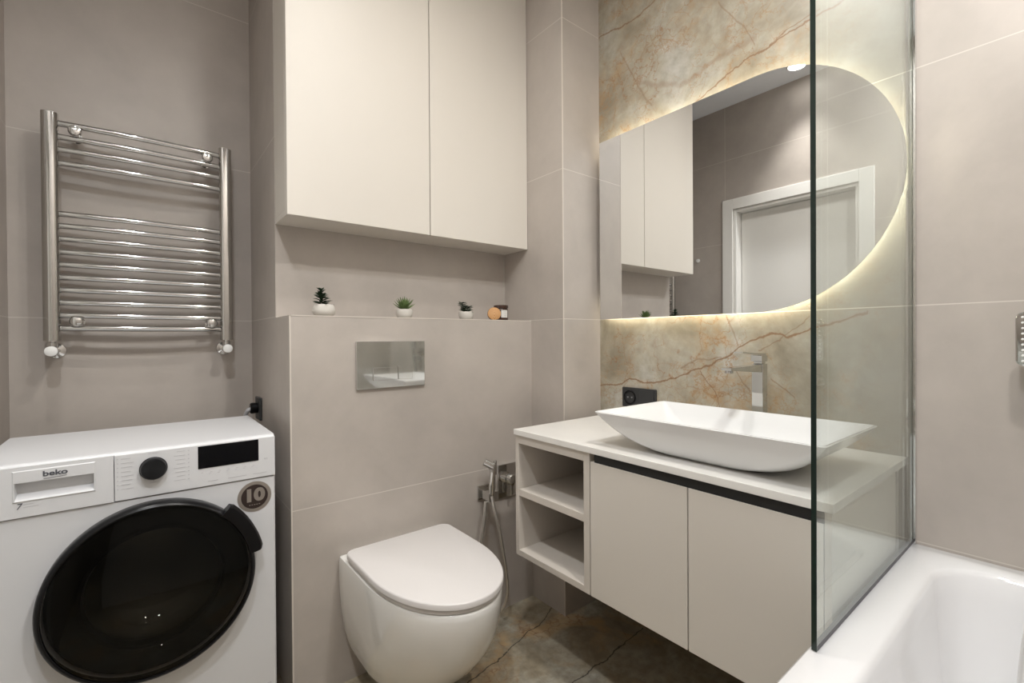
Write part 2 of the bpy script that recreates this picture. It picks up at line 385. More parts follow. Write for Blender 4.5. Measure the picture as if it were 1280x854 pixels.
# ------------------------------------------------------------------ ceiling downlight and added fill lamps
for i, (x, y, pw, ang, LAMP_COL) in enumerate(LAMPS):
    lab = ['recessed round ceiling downlight nearest the white door', 'added round ceiling fill lamp above the left end of the bathtub',
           'added round ceiling fill lamp above the shower end of the bathtub', 'added round ceiling fill lamp in front of the vanity'][i]
    t = thing('ceiling_light', lab, 'ceiling light', (x, y, CEIL-.012), 'ceiling downlights')
    lathe(b := nb(), (x, y, CEIL), (0, 0, -1), [(0, .058), (.006, .056), (.009, .048), (.004, .044), (.004, .04)], 32, cap0=False, cap1=False)
    mk('trim_ring', b, M['white'], t, smooth=True)
    mk('lens', lathe(nb(), (x, y, CEIL-.002), (0, 0, -1), [(0, .044), (.002, .044)], 32), M['lamp'], t)
    ld = bpy.data.lights.new('bulb', 'SPOT'); ld.energy = pw; ld.color = LAMP_COL; ld.spot_size = math.radians(ang); ld.spot_blend = 1.0 if ang < 90 else .8; ld.shadow_soft_size = .05
    lo = bpy.data.objects.new('bulb', ld); C.objects.link(lo); lo.parent = t; lo.location = (0, 0, -.012)

# ------------------------------------------------------------------ bathtub
t = thing('bathtub', 'white built-in bathtub with a wide flat rim behind the glass screen', 'bathtub', (.69, -.07, 0))
ZT = .589; bx0, bx1, by0, by1 = -.17, 1.541, -.446, .308
cx, cy, hx, hy = (bx0+bx1)/2, (by0+by1)/2, (bx1-bx0)/2, (by1-by0)/2
ix, iy, jx, jy = (-.07+1.472)/2, (-.365+.228)/2, (1.472+.07)/2, (.228+.365)/2
def R3(pts, z): return [(p[0], p[1], z) for p in pts]
n_ = 10
rings = [R3(rrect(cx, cy, hx, hy, .006, n_), ZT-.035), R3(rrect(cx, cy, hx, hy, .006, n_), ZT-.006), R3(rrect(cx, cy, hx-.006, hy-.006, .006, n_), ZT),
         R3(rrect(ix, iy, jx+.006, jy+.006, .115, n_), ZT), R3(rrect(ix, iy, jx, jy, .11, n_), ZT-.003),
         R3(rrect(ix, iy, jx-.006, jy-.005, .11, n_), ZT-.012), R3(rrect(ix-.003, iy, jx-.012, jy-.008, .11, n_), ZT-.05),
         R3(rrect(ix, iy, jx-.045, jy-.025, .12, n_), ZT-.18), R3(rrect(ix, iy, jx-.09, jy-.045, .13, n_), ZT-.30),
         R3(rrect(ix, iy, jx-.13, jy-.07, .13, n_), ZT-.36), R3(rrect(ix, iy, jx-.19, jy-.12, .12, n_), ZT-.39), R3(rrect(ix, iy, jx-.4, jy-.2, .08, n_), ZT-.395)]
b = loft(nb(), rings, cap0=False)
mk('shell', b, M['acryl'], t, smooth=50)
mk('side_panel', box(nb(), bx0+.01, bx1-.002, by1-.03, by1-.012, 0, ZT-.03), M['acryl'], t, bevel=.003)
lathe(b := nb(), (1.335, -.07, ZT-.2), (-1, 0, .28), [(0, .036), (.006, .036), (.012, .03), (.014, .02)], 28)
mk('overflow_cap', b, M['chrome'], t, smooth=True)

# ------------------------------------------------------------------ glass screen
t = thing('shower_screen', 'clear fixed glass bath screen standing on the bathtub rim', 'shower screen', (1.2, .295, ZT))
gx0, gx1, gz1 = .878, 1.534, 2.06
b = nb(); box(b, gx0+.0005, gx1, .2912, .2988, ZT+.010, gz1); mk('glass_panel', b, M['glass'], t)
b = nb(); box(b, gx0-.0015, gx0, .291, .299, ZT+.002, gz1); mk('front_edge', b, M['glassedge'], t)
b = nb(); box(b, gx1-.008, XM-.001, .286, .290, ZT+.002, gz1+.002); box(b, gx1-.008, XM-.001, .300, .304, ZT+.002, gz1+.002); mk('wall_profile', b, M['chrome'], t)
b = nb(); box(b, gx0, gx1, .2915, .2985, ZT+.001, ZT+.0095); mk('bottom_seal', b, M['seal'], t)

# ------------------------------------------------------------------ vanity
XV = 1.01
t = thing('vanity_cabinet', 'wall-hung cream vanity cabinet with two handleless doors under the basin', 'cabinet', (1.27, .6, .37))
b = nb(); box(b, XV, XV+.44, .3095, .322, .372, .785); box(b, XV+.02, XM-.002, .322, .912, .372, .39); box(b, XM-.02, XM-.002, .322, .912, .39, .785)
box(b, XV+.019, XM-.02, .896, .912, .39, .785)
mk('body', b, M['cab'], t, bevel=.001)
b = nb(); box(b, XV+.03, XV+.035, .322, .896, .70, .785); box(b, XV+.0015, XV+.03, .3235, .896, .7604, .7616); box(b, XV+.0015, XV+.0025, .3235, .896, .7616, .785); mk('handle_recess', b, M['dark'], t, label='black finger gap above the doors')
for y0, y1 in ((.6065, .911), (.3235, .6035)):
    mk('door', box(nb(), XV, XV+.018, y0, y1, .372, .760), M['cab'], t, bevel=.0015)
t = thing('shelf_unit', 'open cream shelf unit with two compartments beside the vanity doors', 'shelf', (1.27, 1.08, .37))
b = nb(); box(b, XV, XM-.002, 1.236, 1.253, .372, .785); box(b, XV, XM-.002, .914, .937, .372, .785)
box(b, XV, XM-.002, .937, 1.236, .372, .392); box(b, XV, XM-.002, .937, 1.236, .757, .785); box(b, XM-.02, XM-.002, .937, 1.236, .392, .757)
mk('body', b, M['cabi'], t, bevel=.001)
mk('shelf', box(nb(), XV+.002, XM-.02, .9375, 1.2355, .577, .600), M['cabi'], t, bevel=.001)
t = mk('countertop', box(nb(), 1.003, XM-.001, .3048, 1.255, .7855, .8045), M['counter'], bevel=.0015)
tagged(t, 'long white stone countertop on the vanity under the basin', 'countertop')

# ------------------------------------------------------------------ basin
bcx, bcy, bhx, bhy = 1.193, .615, .173, .292
zb, zr = .805, .905
prof = [(1.0, 1.0), (.97, .93), (.90, .80), (.80, .62), (.66, .42), (.50, .24), (.36, .10), (.22, .02), (.16, 0)]
IX, IY = .068, .155
def bring(s, f, dx=0, z=None):
    k = (1-s)
    return R3(rrect(bcx, bcy, bhx-IX*k*1.15-dx, bhy-IY*k*1.15-dx, max(.006, .012+.09*k-dx*.5), 8), zb+(zr-zb)*f if z is None else z)
out = [(0, 0.0), (.1, .0), (.22, .03), (.36, .10), (.50, .21), (.64, .36), (.78, .56), (.90, .77), (1.0, .985)]
b = nb()
rings = [bring(s, f) for s, f in out] + [bring(1.0, 1.0, .0012), bring(1.0, 1.0, .006)]
for s, f in [(.93, .86), (.85, .68), (.75, .50), (.62, .35), (.48, .22), (.3, .14), (.1, .115)]: rings.append(bring(s, f, .007))
loft(b, rings)
t = thing('wash_basin', 'white rectangular countertop vessel basin with thin flared rim', 'basin', (bcx, bcy, zb))
mk('bowl', b, M['basin'], t, smooth=50)
mk('drain_cap', lathe(nb(), (bcx, bcy, zb+.0115), (0, 0, 1), [(0, .03), (.004, .03), (.006, .024)], 28), M['chrome'], t, smooth=True)

# ------------------------------------------------------------------ tap
t = thing('basin_faucet', 'tall square chrome mixer tap behind the white basin', 'faucet', (1.437, .625, .803))
b = nb(); box(b, 1.42, 1.452, .609, .641, .8075, 1.037); mk('body', b, M['chrome'], t, bevel=.0015)
mk('base_plate', box(nb(), 1.412, 1.46, .601, .649, .803, .8085), M['chrome'], t, bevel=.001)
b = nb(); loft(b, [[(x, .611, z0), (x, .639, z0), (x, .639, z1), (x, .611, z1)] for x, z0, z1 in ((1.4205, 1.012, 1.036), (1.36, 1.016, 1.035), (1.29, 1.022, 1.033), (1.237, 1.026, 1.033))])
mk('spout', b, M['chrome'], t, bevel=.001)
mk('aerator', lathe(nb(), (1.252, .625, 1.0265), (0, 0, -1), [(0, .0115), (.008, .0115), (.009, .009)], 20), M['chrome'], t, smooth=True)
b = nb(); box(b, 1.424, 1.448, .613, .637, 1.0375, 1.044); box(b, 1.415, 1.453, .609, .641, 1.044, 1.062); mk('cartridge_cap', b, M['chrome'], t, bevel=.001)
b = nb(); loft(b, [[(x, .612, z0), (x, .638, z0), (x, .638, z1), (x, .612, z1)] for x, z0, z1 in ((1.45, 1.0625, 1.068), (1.38, 1.065, 1.070), (1.305, 1.072, 1.0755))]); mk('lever', b, M['chrome'], t, bevel=.0008)

# ------------------------------------------------------------------ socket on stone wall
t = thing('wall_socket', 'black double wall socket on the veined stone behind the basin', 'socket', (XM, 1.128, .84))
mk('frame', box(nb(), XM-.010, XM-.0005, 1.048, 1.207, .838, .917), M['anthra'], t, bevel=.003)
lathe(b := nb(), (XM-.0115, 1.168, .878), (1, 0, 0), [(0, .024), (.0012, .0245), (.0115, .021), (.0115, .001)], 28, cap0=False)
lathe(b, (XM-.0145, 1.168, .878), (1, 0, 0), [(0, .024), (.0001, .0275), (.004, .0275)], 28, cap0=False, cap1=False)
mk('socket_insert', b, M['black'], t, smooth=True)
b = nb()
for dy in (-.0095, .0095): cyl(b, (XM-.0125, 1.168+dy, .878), (XM-.01, 1.168+dy, .878), .003, 12)
mk('contact_hole', b, M['grey'], t)
mk('switch_rocker', box(nb(), XM-.0125, XM-.0095, 1.056, 1.120, .846, .909), M['anthra'], t, bevel=.001)

# ------------------------------------------------------------------ mirror
t = thing('wall_mirror', 'large backlit mirror with a straight left end and a semicircular right end', 'mirror', (1.52, .8, 1.193))
mz0, mz1, my1, myr = 1.193, 1.928, 1.296, .298; mr = (mz1-mz0)/2; mcz = (mz0+mz1)/2; mcy = myr+mr
def mout(ins=0, n=56):
    r = mr-ins; out = [(my1-ins, mz1-ins)]
    for i in range(n+1):
        a = PI/2 + PI*i/n; out.append((mcy+math.cos(a)*r, mcz+math.sin(a)*r))
    out.append((my1-ins, mz0+ins)); return out
def ring_at(x, ins): return [(x, y, z) for y, z in mout(ins)]
mk('glass', loft(nb(), [ring_at(1.5095, 0), ring_at(1.505, 0)]), M['mirror'], t)
mk('backing', loft(nb(), [ring_at(1.5415, .045), ring_at(1.510, .045)]), M['mback'], t)
b = nb(); A = ring_at(1.512, .018); B = ring_at(1.516, .018); A2 = ring_at(1.512, .030); B2 = ring_at(1.516, .030)
loft(b, [list(q) for q in zip(A, B, B2, A2)])
mk('led_strip', b, M['led'], t, label='glowing warm white light strip')

# ------------------------------------------------------------------ upper cabinet
t = thing('wall_cabinet', 'tall cream two-door cabinet mounted in the niche above the toilet', 'cabinet', (.84, 1.63, 1.502))
b = nb(); CT = 2.70
box(b, XS+.0005, XP-.001, 1.566, YN-.001, 1.5025, 1.520)
box(b, XS+.0005, XS+.018, 1.566, YN-.001, 1.520, CT); box(b, XP-.018, XP-.001, 1.566, YN-.001, 1.520, CT); box(b, XS+.018, XP-.018, 1.566, YN-.001, CT-.018, CT)
box(b, XS+.018, XP-.018, YN-.012, YN-.001, 1.52, CT-.018)
mk('body', b, M['cab'], t, bevel=.0008)
for x0, x1 in ((XS+.0005, .8455), (.8485, XP-.002)):
    mk('door', box(nb(), x0, x1, 1.546, 1.5645, 1.5025, CT), M['cab'], t, bevel=.0015)

# ------------------------------------------------------------------ toilet
t = thing('toilet', 'white wall-hung toilet with closed lid below the flush plate', 'toilet', (.69, 1.27, .06))
TX = .678
def dring(hw, back, front, z, e=2.35, n=28, rb=.03, wf=None):
    """D outline: straight back, front half a superellipse; depth from back (larger y) to front"""
    pts = []; ym = back-(back-front)*.42
    for i in range(n+1):
        a = PI*i/n; c, s = math.cos(a), math.sin(a)
        e2 = 2+(e-2)*.25; pts.append((TX+hw*math.copysign(abs(c)**(2/e2), c), ym-(ym-front)*abs(s)**(2/e2), z))
    for i in range(1, 5): pts.append((TX-hw, ym+(back-rb-ym)*i/5, z))
    for i in range(0, 5): a = PI/2*i/4; pts.append((TX-hw+rb*(1-math.cos(a)), back-rb+rb*math.sin(a), z))
    for i in range(1, 6): pts.append((TX-hw+rb+(2*hw-2*rb)*i/6, back, z))
    for i in range(0, 5): a = PI/2*i/4; pts.append((TX+hw-rb*(1-math.sin(a)), back-rb+rb*math.cos(a), z))
    for i in range(1, 5): pts.append((TX+hw, back-rb-(back-rb-ym)*i/5, z))
    return pts
bk = YF-.001
rings = [dring(.085, bk, 1.33, .056, 2.1, rb=.01), dring(.115, bk, 1.27, .064, 2.1, rb=.01), dring(.140, bk, 1.215, .085, 2.15, rb=.012), dring(.158, bk, 1.155, .125, 2.2, rb=.012),
         dring(.172, bk, 1.092, .18, 2.25, rb=.012), dring(.180, bk, 1.042, .24, 2.3, rb=.012), dring(.185, bk, 1.008, .30, 2.3, rb=.012), dring(.187, bk, .990, .36, 2.3, rb=.012),
         dring(.187, bk, .985, .40, 2.3, rb=.012), dring(.185, bk, .986, .413, 2.3, rb=.012), dring(.184, bk-.003, .990, .419, 2.3, rb=.012), dring(.176, bk-.012, .998, .421, 2.3, rb=.012)]
mk('bowl', loft(nb(), rings), M['ceramic'], t, smooth=60)
def slab(hw, back, front, z0, z1, r=.004):
    return [dring(hw-r, back-r, front+r, z0, 2.25), dring(hw, back, front, z0+r*.6, 2.25), dring(hw, back, front, z1-r, 2.25), dring(hw-r*.35, back-r*.35, front+r*.35, z1-r*.35, 2.25), dring(hw-r*1.2, back-r*1.2, front+r*1.2, z1, 2.25)]
mk('seat', loft(nb(), slab(.180, 1.470, .988, .4215, .432, .003)), M['seat'], t, smooth=50)
mk('lid', loft(nb(), slab(.184, 1.474, .982, .4335, .452, .004)), M['seat'], t, smooth=50)
for dx in (-.08, .08): mk('hinge', cyl(nb(), (TX+dx-.02, 1.483, .431), (TX+dx+.02, 1.483, .431), .009), M['seat'], t, smooth=True)

# ------------------------------------------------------------------ flush plate
t = thing('flush_plate', 'polished chrome dual flush plate on the tiled wall above the toilet', 'flush plate', (.679, YF, .95))
mk('plate', box(nb(), .554, .804, YF-.011, YF-.0005, .950, 1.110), M['chrome'], t, bevel=.002)
mk('button', box(nb(), .609, .6985, YF-.0145, YF-.0112, .977, 1.021), M['chrome'], t, bevel=.0012, label='wider left flush button')
mk('button', box(nb(), .7, .7535, YF-.0145, YF-.0112, .977, 1.023), M['chrome'], t, bevel=.0012, label='narrower right flush button')

# ------------------------------------------------------------------ bidet shower
t = thing('bidet_shower', 'chrome hand bidet sprayer with flexible hose in its bracket beside the toilet', 'bidet sprayer', (1.07, YF, .46))
b = nb(); box(b, 1.034, 1.088, YF-.008, YF-.0005, .480, .535); box(b, 1.045, 1.078, YF-.06, YF-.008, .488, .522); box(b, 1.040, 1.085, YF-.072, YF-.052, .484, .524)
mk('wall_bracket', b, M['chrome'], t, bevel=.001)
hx_, hy_ = 1.050, YF-.066
lathe(b := nb(), (hx_, hy_-.012, .515), (0.06, .02, 1), [(0, .009), (.01, .0135), (.02, .0115), (.025, .014), (.085, .0115), (.095, .014), (.10, .012), (.108, .0125), (.118, .0135), (.124, .008)], 24)
cyl(b, (hx_+.008, hy_-.012, .622), (hx_-.020, hy_+.008, .642), .0145); 
mk('spray_handle', b, M['chrome'], t, smooth=True)
b = nb(); loft(b, [[(hx_+.012+dx, hy_-.018+dy, z) for dx, dy in ((0, 0), (.013, .004), (.013, .016), (0, .012))] for z in (.59, .645)]); mk('trigger', b, M['chrome'], t, bevel=.002)
tube(b := nb(), [(hx_, hy_-.012, .512), (1.053, 1.44, .47), (1.064, 1.42, .38), (1.078, 1.41, .27), (1.092, 1.41, .17), (1.094, 1.42, .115), (1.082, 1.43, .078), (1.055, 1.44, .065), (1.02, 1.45, .10), (1.005, 1.46, .2), (1.01, 1.465, .33), (1.028, 1.468, .43), (1.035, 1.47, .487)], .0062, 12, 28, ribs=.06)
mk('hose', b, M['hose'], t, smooth=60)
t = thing('mixer_valve', 'square chrome wall valve with round knob between toilet and vanity', 'valve', (1.19, YF, .463))
mk('plate', box(nb(), 1.132, 1.232, YF-.009, YF-.0005, .462, .600), M['chrome'], t, bevel=.002)
lathe(b := nb(), (1.182, YF-.009, .540), (0, -1, 0), [(0, .024), (.012, .024), (.013, .020), (.03, .020), (.031, .023), (.042, .023), (.045, .018)], 28); mk('knob', b, M['chrome'], t, smooth=True)
b = nb(); loft(b, [[(1.182+s*.006, YF-.040+dy, z) for s, dy in ((-1, 0), (1, 0), (1, .008), (-1, .008))] for z in (.518, .475)]); mk('lever', b, M['chrome'], t, bevel=.001)

# ------------------------------------------------------------------ towel radiator
t = thing('towel_radiator', 'chrome ladder towel radiator on the wall above the washing machine', 'towel radiator', (.02, 2.07, 1.1))
YR = 2.052
def post(x):
    b = nb(); pts = rrect(x, YR, .0205, .019, .0150, 8)
    loft(b, [R3(pts, z) for z in (1.118, 1.835)]); return b
for x in (-.2175, .2545): mk('post', post(x), M['chrome2'], t, smooth=35)
for z in (1.808, 1.766, 1.726, 1.683, 1.522, 1.484, 1.443, 1.401, 1.361, 1.320, 1.280, 1.240, 1.199, 1.158):
    tube(b := nb(), [(-.203+.443*k/10, YR+.002-.013*(1-(2*k/10-1)**2), z) for k in range(11)], .0095, 12, 3)
    mk('bar', b, M['chrome2'], t, smooth=60)
for x, z in ((-.158, 1.788), (.198, 1.787), (-.160, 1.180), (.207, 1.180)):
    b = lathe(nb(), (x, YR-.028, z), (0, 1, 0), [(0, .008), (.002, .014), (.007, .017), (.014, .0175), (.018, .014), (.02, .008), (.086, .008), (.087, .016), (.0875, .016)], 24)
    mk('wall_clamp', b, M['chrome'], t, smooth=True)
for x in (-.2175, .2545):
    b = lathe(nb(), (x, YR, 1.119), (0, 0, -1), [(0, .010), (.006, .010), (.007, .013), (.02, .013), (.021, .009), (.05, .009)], 20)
    v_ = mk('valve_stem', b, M['chrome'], t, smooth=True)
    b = lathe(nb(), (x, YB-.0008, 1.086), (0, -1, 0), [(0, .026), (.006, .024), (.008, .0115), (.075, .0115), (.076, .014), (.085, .0165), (.106, .0165), (.108, .0145)], 24)
    k_ = mk('valve_body', b, M['chrome'], t, smooth=True)
    b = lathe(nb(), (x, YB-.1086, 1.086), (0, -1, 0), [(0, .0155), (.012, .0155), (.014, .012)], 24)
    mk('cap', b, M['white'], k_, smooth=True, label='white plastic valve cap')
# white fitting on the left wall, seen in the mirror
t = mk('wall_hook', lathe(nb(), (XL+.0008, 1.90, 1.70), (1, 0, 0), [(0, .014), (.003, .014), (.004, .009), (.006, .009), (.008, .012), (.011, .012), (.012, .008)], 20), M['white'], smooth=True)
tagged(t, 'tiny round white hook on the tiled wall beside the door, seen in the mirror', 'hook')
# black socket by the machine
t = thing('appliance_socket', 'black wall socket with plug on the tiled side wall behind the washing machine', 'socket', (XS, 1.98, .80))
mk('frame', box(nb(), XS-.010, XS-.0005, 1.944, 2.026, .815, .900), M['anthra'], t, bevel=.003)
lathe(b := nb(), (XS-.0105, 1.985, .860), (-1, 0, 0), [(0, .020), (.02, .021), (.024, .017)], 20)
mk('plug', b, M['black'], t, smooth=True)
tube(b := nb(), [(XS-.03, 1.985, .858), (XS-.042, 1.99, .85), (XS-.048, 2.0, .82), (XS-.045, 2.01, .72), (XS-.04, 2.02, .6)], .0075, 10, 6)
mk('cable', b, M['lgrey'], t, smooth=True)

# ------------------------------------------------------------------ washing machine
WX0, WX1, WY0, WY1, WZ = -.290, .300, 1.480, 1.895, .847
t = thing('washing_machine', 'white front-loading washing machine with large black round door', 'washing machine', ((WX0+WX1)/2, 1.69, 0))
DX, DZ_ = .026, .500
def rect_by_angle(cx, cz, x0, x1, z0, z1, angs):
    out = []
    for a in angs:
        c, s = math.cos(a), math.sin(a); k = []
        if c > 1e-9: k.append((x1-cx)/c)
        if c < -1e-9: k.append((x0-cx)/c)
        if s > 1e-9: k.append((z1-cz)/s)
        if s < -1e-9: k.append((z0-cz)/s)
        q = min(v for v in k); out.append((cx+c*q, cz+s*q))
    return out
zb0, zb1 = .03, .727
angs = [2*PI*i/64 for i in range(64)] + [math.atan2(z-DZ_, x-DX) % (2*PI) for x in (WX0, WX1) for z in (zb0, zb1)]
angs = sorted(set(round(a, 6) for a in angs))
rc = rect_by_angle(DX, DZ_, WX0, WX1, zb0, zb1, angs); rci = rect_by_angle(DX, DZ_, WX0+.004, WX1-.004, zb0+.002, zb1-.001, angs)
circ = lambda r, y: [(DX+r*math.cos(a), y, DZ_+r*math.sin(a)) for a in angs]
b = nb(); loft(b, [[(x, WY1, z) for x, z in rc], [(x, WY0+.004, z) for x, z in rc], [(x, WY0, z) for x, z in rci], circ(.175, WY0), circ(.165, WY0+.02)], cap0=True, cap1=False)
mk('body', b, M['enamel'], t, smooth=30)
b = nb(); loft(b, [circ(.168, WY0+.021), circ(.150, WY0+.05), circ(.150, WY0+.06), circ(.21, WY0+.062), circ(.21, WY1-.06)], cap0=False, cap1=True); mk('drum', b, M['drum'], t, smooth=30)
mk('rear_housing', box(nb(), WX0, WX1, WY0+.02, WY1, zb1+.0005, WZ-.024), M['enamel'], t, bevel=.002)
b = nb(); loft(b, [[(WX0, y, z), (WX1, y, z), (WX1, WY1+.002, z), (WX0, WY1+.002, z)] for y, z in ((WY0+.002, WZ-.0235), (WY0+.002, WZ-.006), (WY0+.010, WZ))])
mk('top_panel', b, M['enamel'], t, bevel=.003)
# control panel right of the drawer
mk('control_panel', box(nb(), -.0525, WX1, WY0-.004, WY0+.019, .7285, WZ-.0245+.018), M['enamel2'], t, bevel=.002)
# detergent drawer with hand recess
dx0, dx1, dz0, dz1 = WX0, -.0535, .7285, WZ-.0245+.018
b = nb(); y0 = WY0-.005
hx0, hx1, hz0, hz1 = -.219, -.089, .766, .805
def rr2(x0, x1, z0, z1, y): return [(x0, y, z0), (x1, y, z0), (x1, y, z1), (x0, y, z1)]
loft(b, [rr2(dx0, dx1, dz0, dz1, WY0+.019), rr2(dx0, dx1, dz0, dz1, y0), rr2(-.222, -.086, .763, .832, y0), rr2(-.221, -.087, .764, .831, y0-.002), rr2(hx0, hx1, hz0, hz1, y0-.002), rr2(hx0+.002, hx1-.002, hz0+.012, hz1-.001, y0+.020)], cap0=True, cap1=True)
dw = mk('detergent_drawer', b, M['enamel2'], t, bevel=.0012)
text('logo', 'beko', .0165, (-.154, y0-.0026, .8195), M['dgrey'], dw, sx=1.25, bold=.0004)
b = nb(); loft(b, [[(x, y0-.0024, z0), (x, y0-.0024, z1), (x, y0-.0030, z1), (x, y0-.0030, z0)] for x, z0, z1 in ((-.173, .8085, .8095), (-.135, .8105, .8112))]); mk('logo_underline', b, M['dgrey'], dw)
text('capacity_mark', '7', .0185, (-.213, y0-.0006, .7535), M['dgrey'], dw, shear=.2)
b = nb()
for k in range(2): box(b, -.206, -.19+.008*k, y0-.0004, y0-.0001, .7545-.006*k+.002, .7555-.006*k+.002)
mk('small_print', b, M['lgrey'], dw)
# knob
KX, KZ = .0225, .797
lathe(b := nb(), (KX, WY0-.0045, KZ), (0, -1, 0), [(0, .0285), (.003, .0285), (.004, .027), (.016, .0255), (.018, .024)], 48); kn = mk('programme_knob', b, M['black'], t, smooth=40)
def brushed():
    mt, nt, bb = newmat('dark_brushed_disc'); bb.inputs['Base Color'].default_value = (.035, .037, .04, 1); bb.inputs['Metallic'].default_value = .9
    bb.inputs['Roughness'].default_value = .32; bb.inputs['Anisotropic'].default_value = .8
    tg = N(nt, 'ShaderNodeTangent', direction_type='RADIAL', axis='Y'); nt.links.new(tg.outputs[0], bb.inputs['Tangent']); return mt
b = lathe(nb(), (KX, WY0-.0226, KZ), (0, -1, 0), [(0, .0235), (.0006, .0230)], 48); mk('knob_face', b, brushed(), kn, origin=(KX, WY0-.0226, KZ))
# display
mk('display', box(nb(), .1155, .2575, WY0-.0052, WY0-.0041, .7775, .8365), M['blackg'], t)
# printed programme table: short light dashes
b = nb(); yp0, yp1 = WY0-.0045, WY0-.0041
for k in range(8):
    z = .829-.0105*k; wd = .018+.006*((k*5) % 3)/2
    box(b, -.040, -.040+wd, yp0, yp1, z, z+.0012)
    box(b, -.0475, -.0455, yp0, yp1, z, z+.002)
    box(b, .088-wd, .088, yp0, yp1, z+.001, z+.0022)
    box(b, .094, .0965, yp0, yp1, z, z+.0025)
for k in range(7): box(b, .122+.020*k, .127+.020*k, yp0, yp1, .7655, .7668); 
for k in range(6): box(b, .139+.020*k, .144+.020*k, yp0, yp1, .7615, .7623)
box(b, .012, .034, yp0, yp1, .8345, .8353); box(b, .014, .032, yp0, yp1, .7605, .7615); box(b, .0215, .0235, yp0, yp1, .764, .7675)
box(b, .272, .276, yp0, yp1, .7775, .7815); box(b, .278, .280, yp0, yp1, .777, .782)
for x0, x1 in ((.137, .160), (.183, .228), (.244, .278)): box(b, x0, x1, yp0, yp1, .7405, .742)
mk('printed_symbols', b, M['lgrey'], t, kind=None)['kind'] = 'stuff'
# door
b = lathe(nb(), (DX, WY0-.0005, DZ_), (0, -1, 0), [(0, .214), (.004, .217), (.030, .217), (.038, .2135), (.041, .209), (.040, .2055), (.034, .205)], 96, cap0=False, cap1=False); mk('door_ring', b, M['black'], t, smooth=40)
b = lathe(nb(), (DX, WY0-.0345, DZ_), (0, -1, 0), [(-.003, .205), (0.005, .204), (.007, .18), (.008, .12), (.0085, .06), (.0085, .001)], 96, cap0=False, cap1=False); mk('door_glass', b, M['doorglass'], t, smooth=60)
b = lathe(nb(), (DX, WY0-.018, DZ_), (0, 1, 0), [(0, .196), (.004, .165), (.01, .150), (.06, .135), (.09, .115), (.11, .08), (.118, .04), (.12, .001)], 72, cap0=False, cap1=False); mk('door_bowl', b, M['bowlglass'], t, smooth=60)
b = lathe(nb(), (DX, WY0-.0015, DZ_), (0, -1, 0), [(0, .2045), (.003, .204), (.004, .142), (-.02, .138)], 72, cap0=False, cap1=False); mk('door_gasket', b, M['black'], t, smooth=40)
# handle: curved grip outside the ring, upper right
b = nb(); rings = []
for i in range(15):
    a = math.radians(10+(48-10)*i/14); c, s = math.cos(a), math.sin(a); e = .010 if 0 < i < 14 else .004
    ri, ro = .206, .2315+e*.8
    rings.append([(DX+c*r, y, DZ_+s*r) for r, y in ((ri, WY0-.012), (ri, WY0-.043), (ri+.012, WY0-.047), (ro-.005, WY0-.046), (ro, WY0-.040), (ro, WY0-.016))])
loft(b, rings); mk('door_handle', b, M['black'], t, smooth=40)
# sticker
SX, SZ = .2475, .676
st = mk('sticker', lathe(nb(), (SX, WY0-.0002, SZ), (0, -1, 0), [(0, .0425), (.0005, .0425)], 48), M['brass'], t, label='round silver and black sticker with the number 10')
mk('sticker_face', lathe(nb(), (SX, WY0-.0008, SZ), (0, -1, 0), [(0, .0335), (.0003, .0335)], 48), simple('sticker_black', (.03, .018, .016), .35), st)
text('number', '10', .046, (SX-.001, WY0-.0014, SZ+.003), M['brass'], st, sx=1.12, bold=.0026)
b = nb()
for k in range(5): box(b, SX-.014+.006*k, SX-.0105+.006*k, WY0-.0013, WY0-.0011, SZ-.0235, SZ-.0215)
mk('sticker_print', b, M['brass'], st)
b = nb(); fx0, fx1, fz0, fz1 = .16, .285, .055, .135
for q in ((fx0, fx1, fz0, fz0+.001), (fx0, fx1, fz1-.001, fz1), (fx0, fx0+.001, fz0, fz1), (fx1-.001, fx1, fz0, fz1)): box(b, q[0], q[1], WY0-.0008, WY0-.0001, q[2], q[3])
mk('filter_flap', b, M['lgrey'], t)
for x in (WX0+.05, WX1-.05):
    for y in (WY0+.05, WY1-.05): mk('foot', lathe(nb(), (x, y, 0), (0, 0, 1), [(0, .022), (.01, .022), (.012, .01), (.031, .01)], 16), M['black'], t, smooth=True)

# ------------------------------------------------------------------ hand shower and its hose
t = thing('hand_shower', 'rectangular chrome hand shower with white nozzles held on the wall above the bathtub', 'hand shower', (1.51, .07, 1.0))
HY, HZ = .073, 1.108; tilt = .06
b = nb(); pts = rrect(HY, HZ, .038, .058, .014, 6)
loft(b, [[(1.478+(z-HZ)*-tilt+dx, HY+(y-HY)*k, HZ+(z-HZ)*k) for y, z in pts] for dx, k in ((0, .96), (.002, 1), (.010, 1), (.016, .9))])
mk('head', b, M['chrome2'], t, smooth=40)
b = nb()
for iy_ in range(5):
    for iz in range(9):
        y = HY+(iy_-2)*.0135; z = HZ+(iz-4)*.0118
        lathe(b, (1.4785-(z-HZ)*tilt, y, z), (-1, 0, 0), [(0, .0026), (.002, .0022), (.0026, .001)], 8)
mk('nozzles', b, M['white'], t, label='grid of small white rubber nozzles')
tube(b := nb(), [(1.49, HY, 1.06), (1.49, HY, 1.02), (1.50, HY-.003, .96), (1.508, HY-.005, .88)], .011, 16, 6); mk('handle', b, M['chrome'], t, smooth=True)
b = nb(); cyl(b, (1.541, HY-.001, .985), (1.531, HY-.001, .985), .024); cyl(b, (1.532, HY-.001, .985), (1.496, HY-.001, .985), .0145); mk('wall_holder', b, M['chrome'], t, smooth=True)
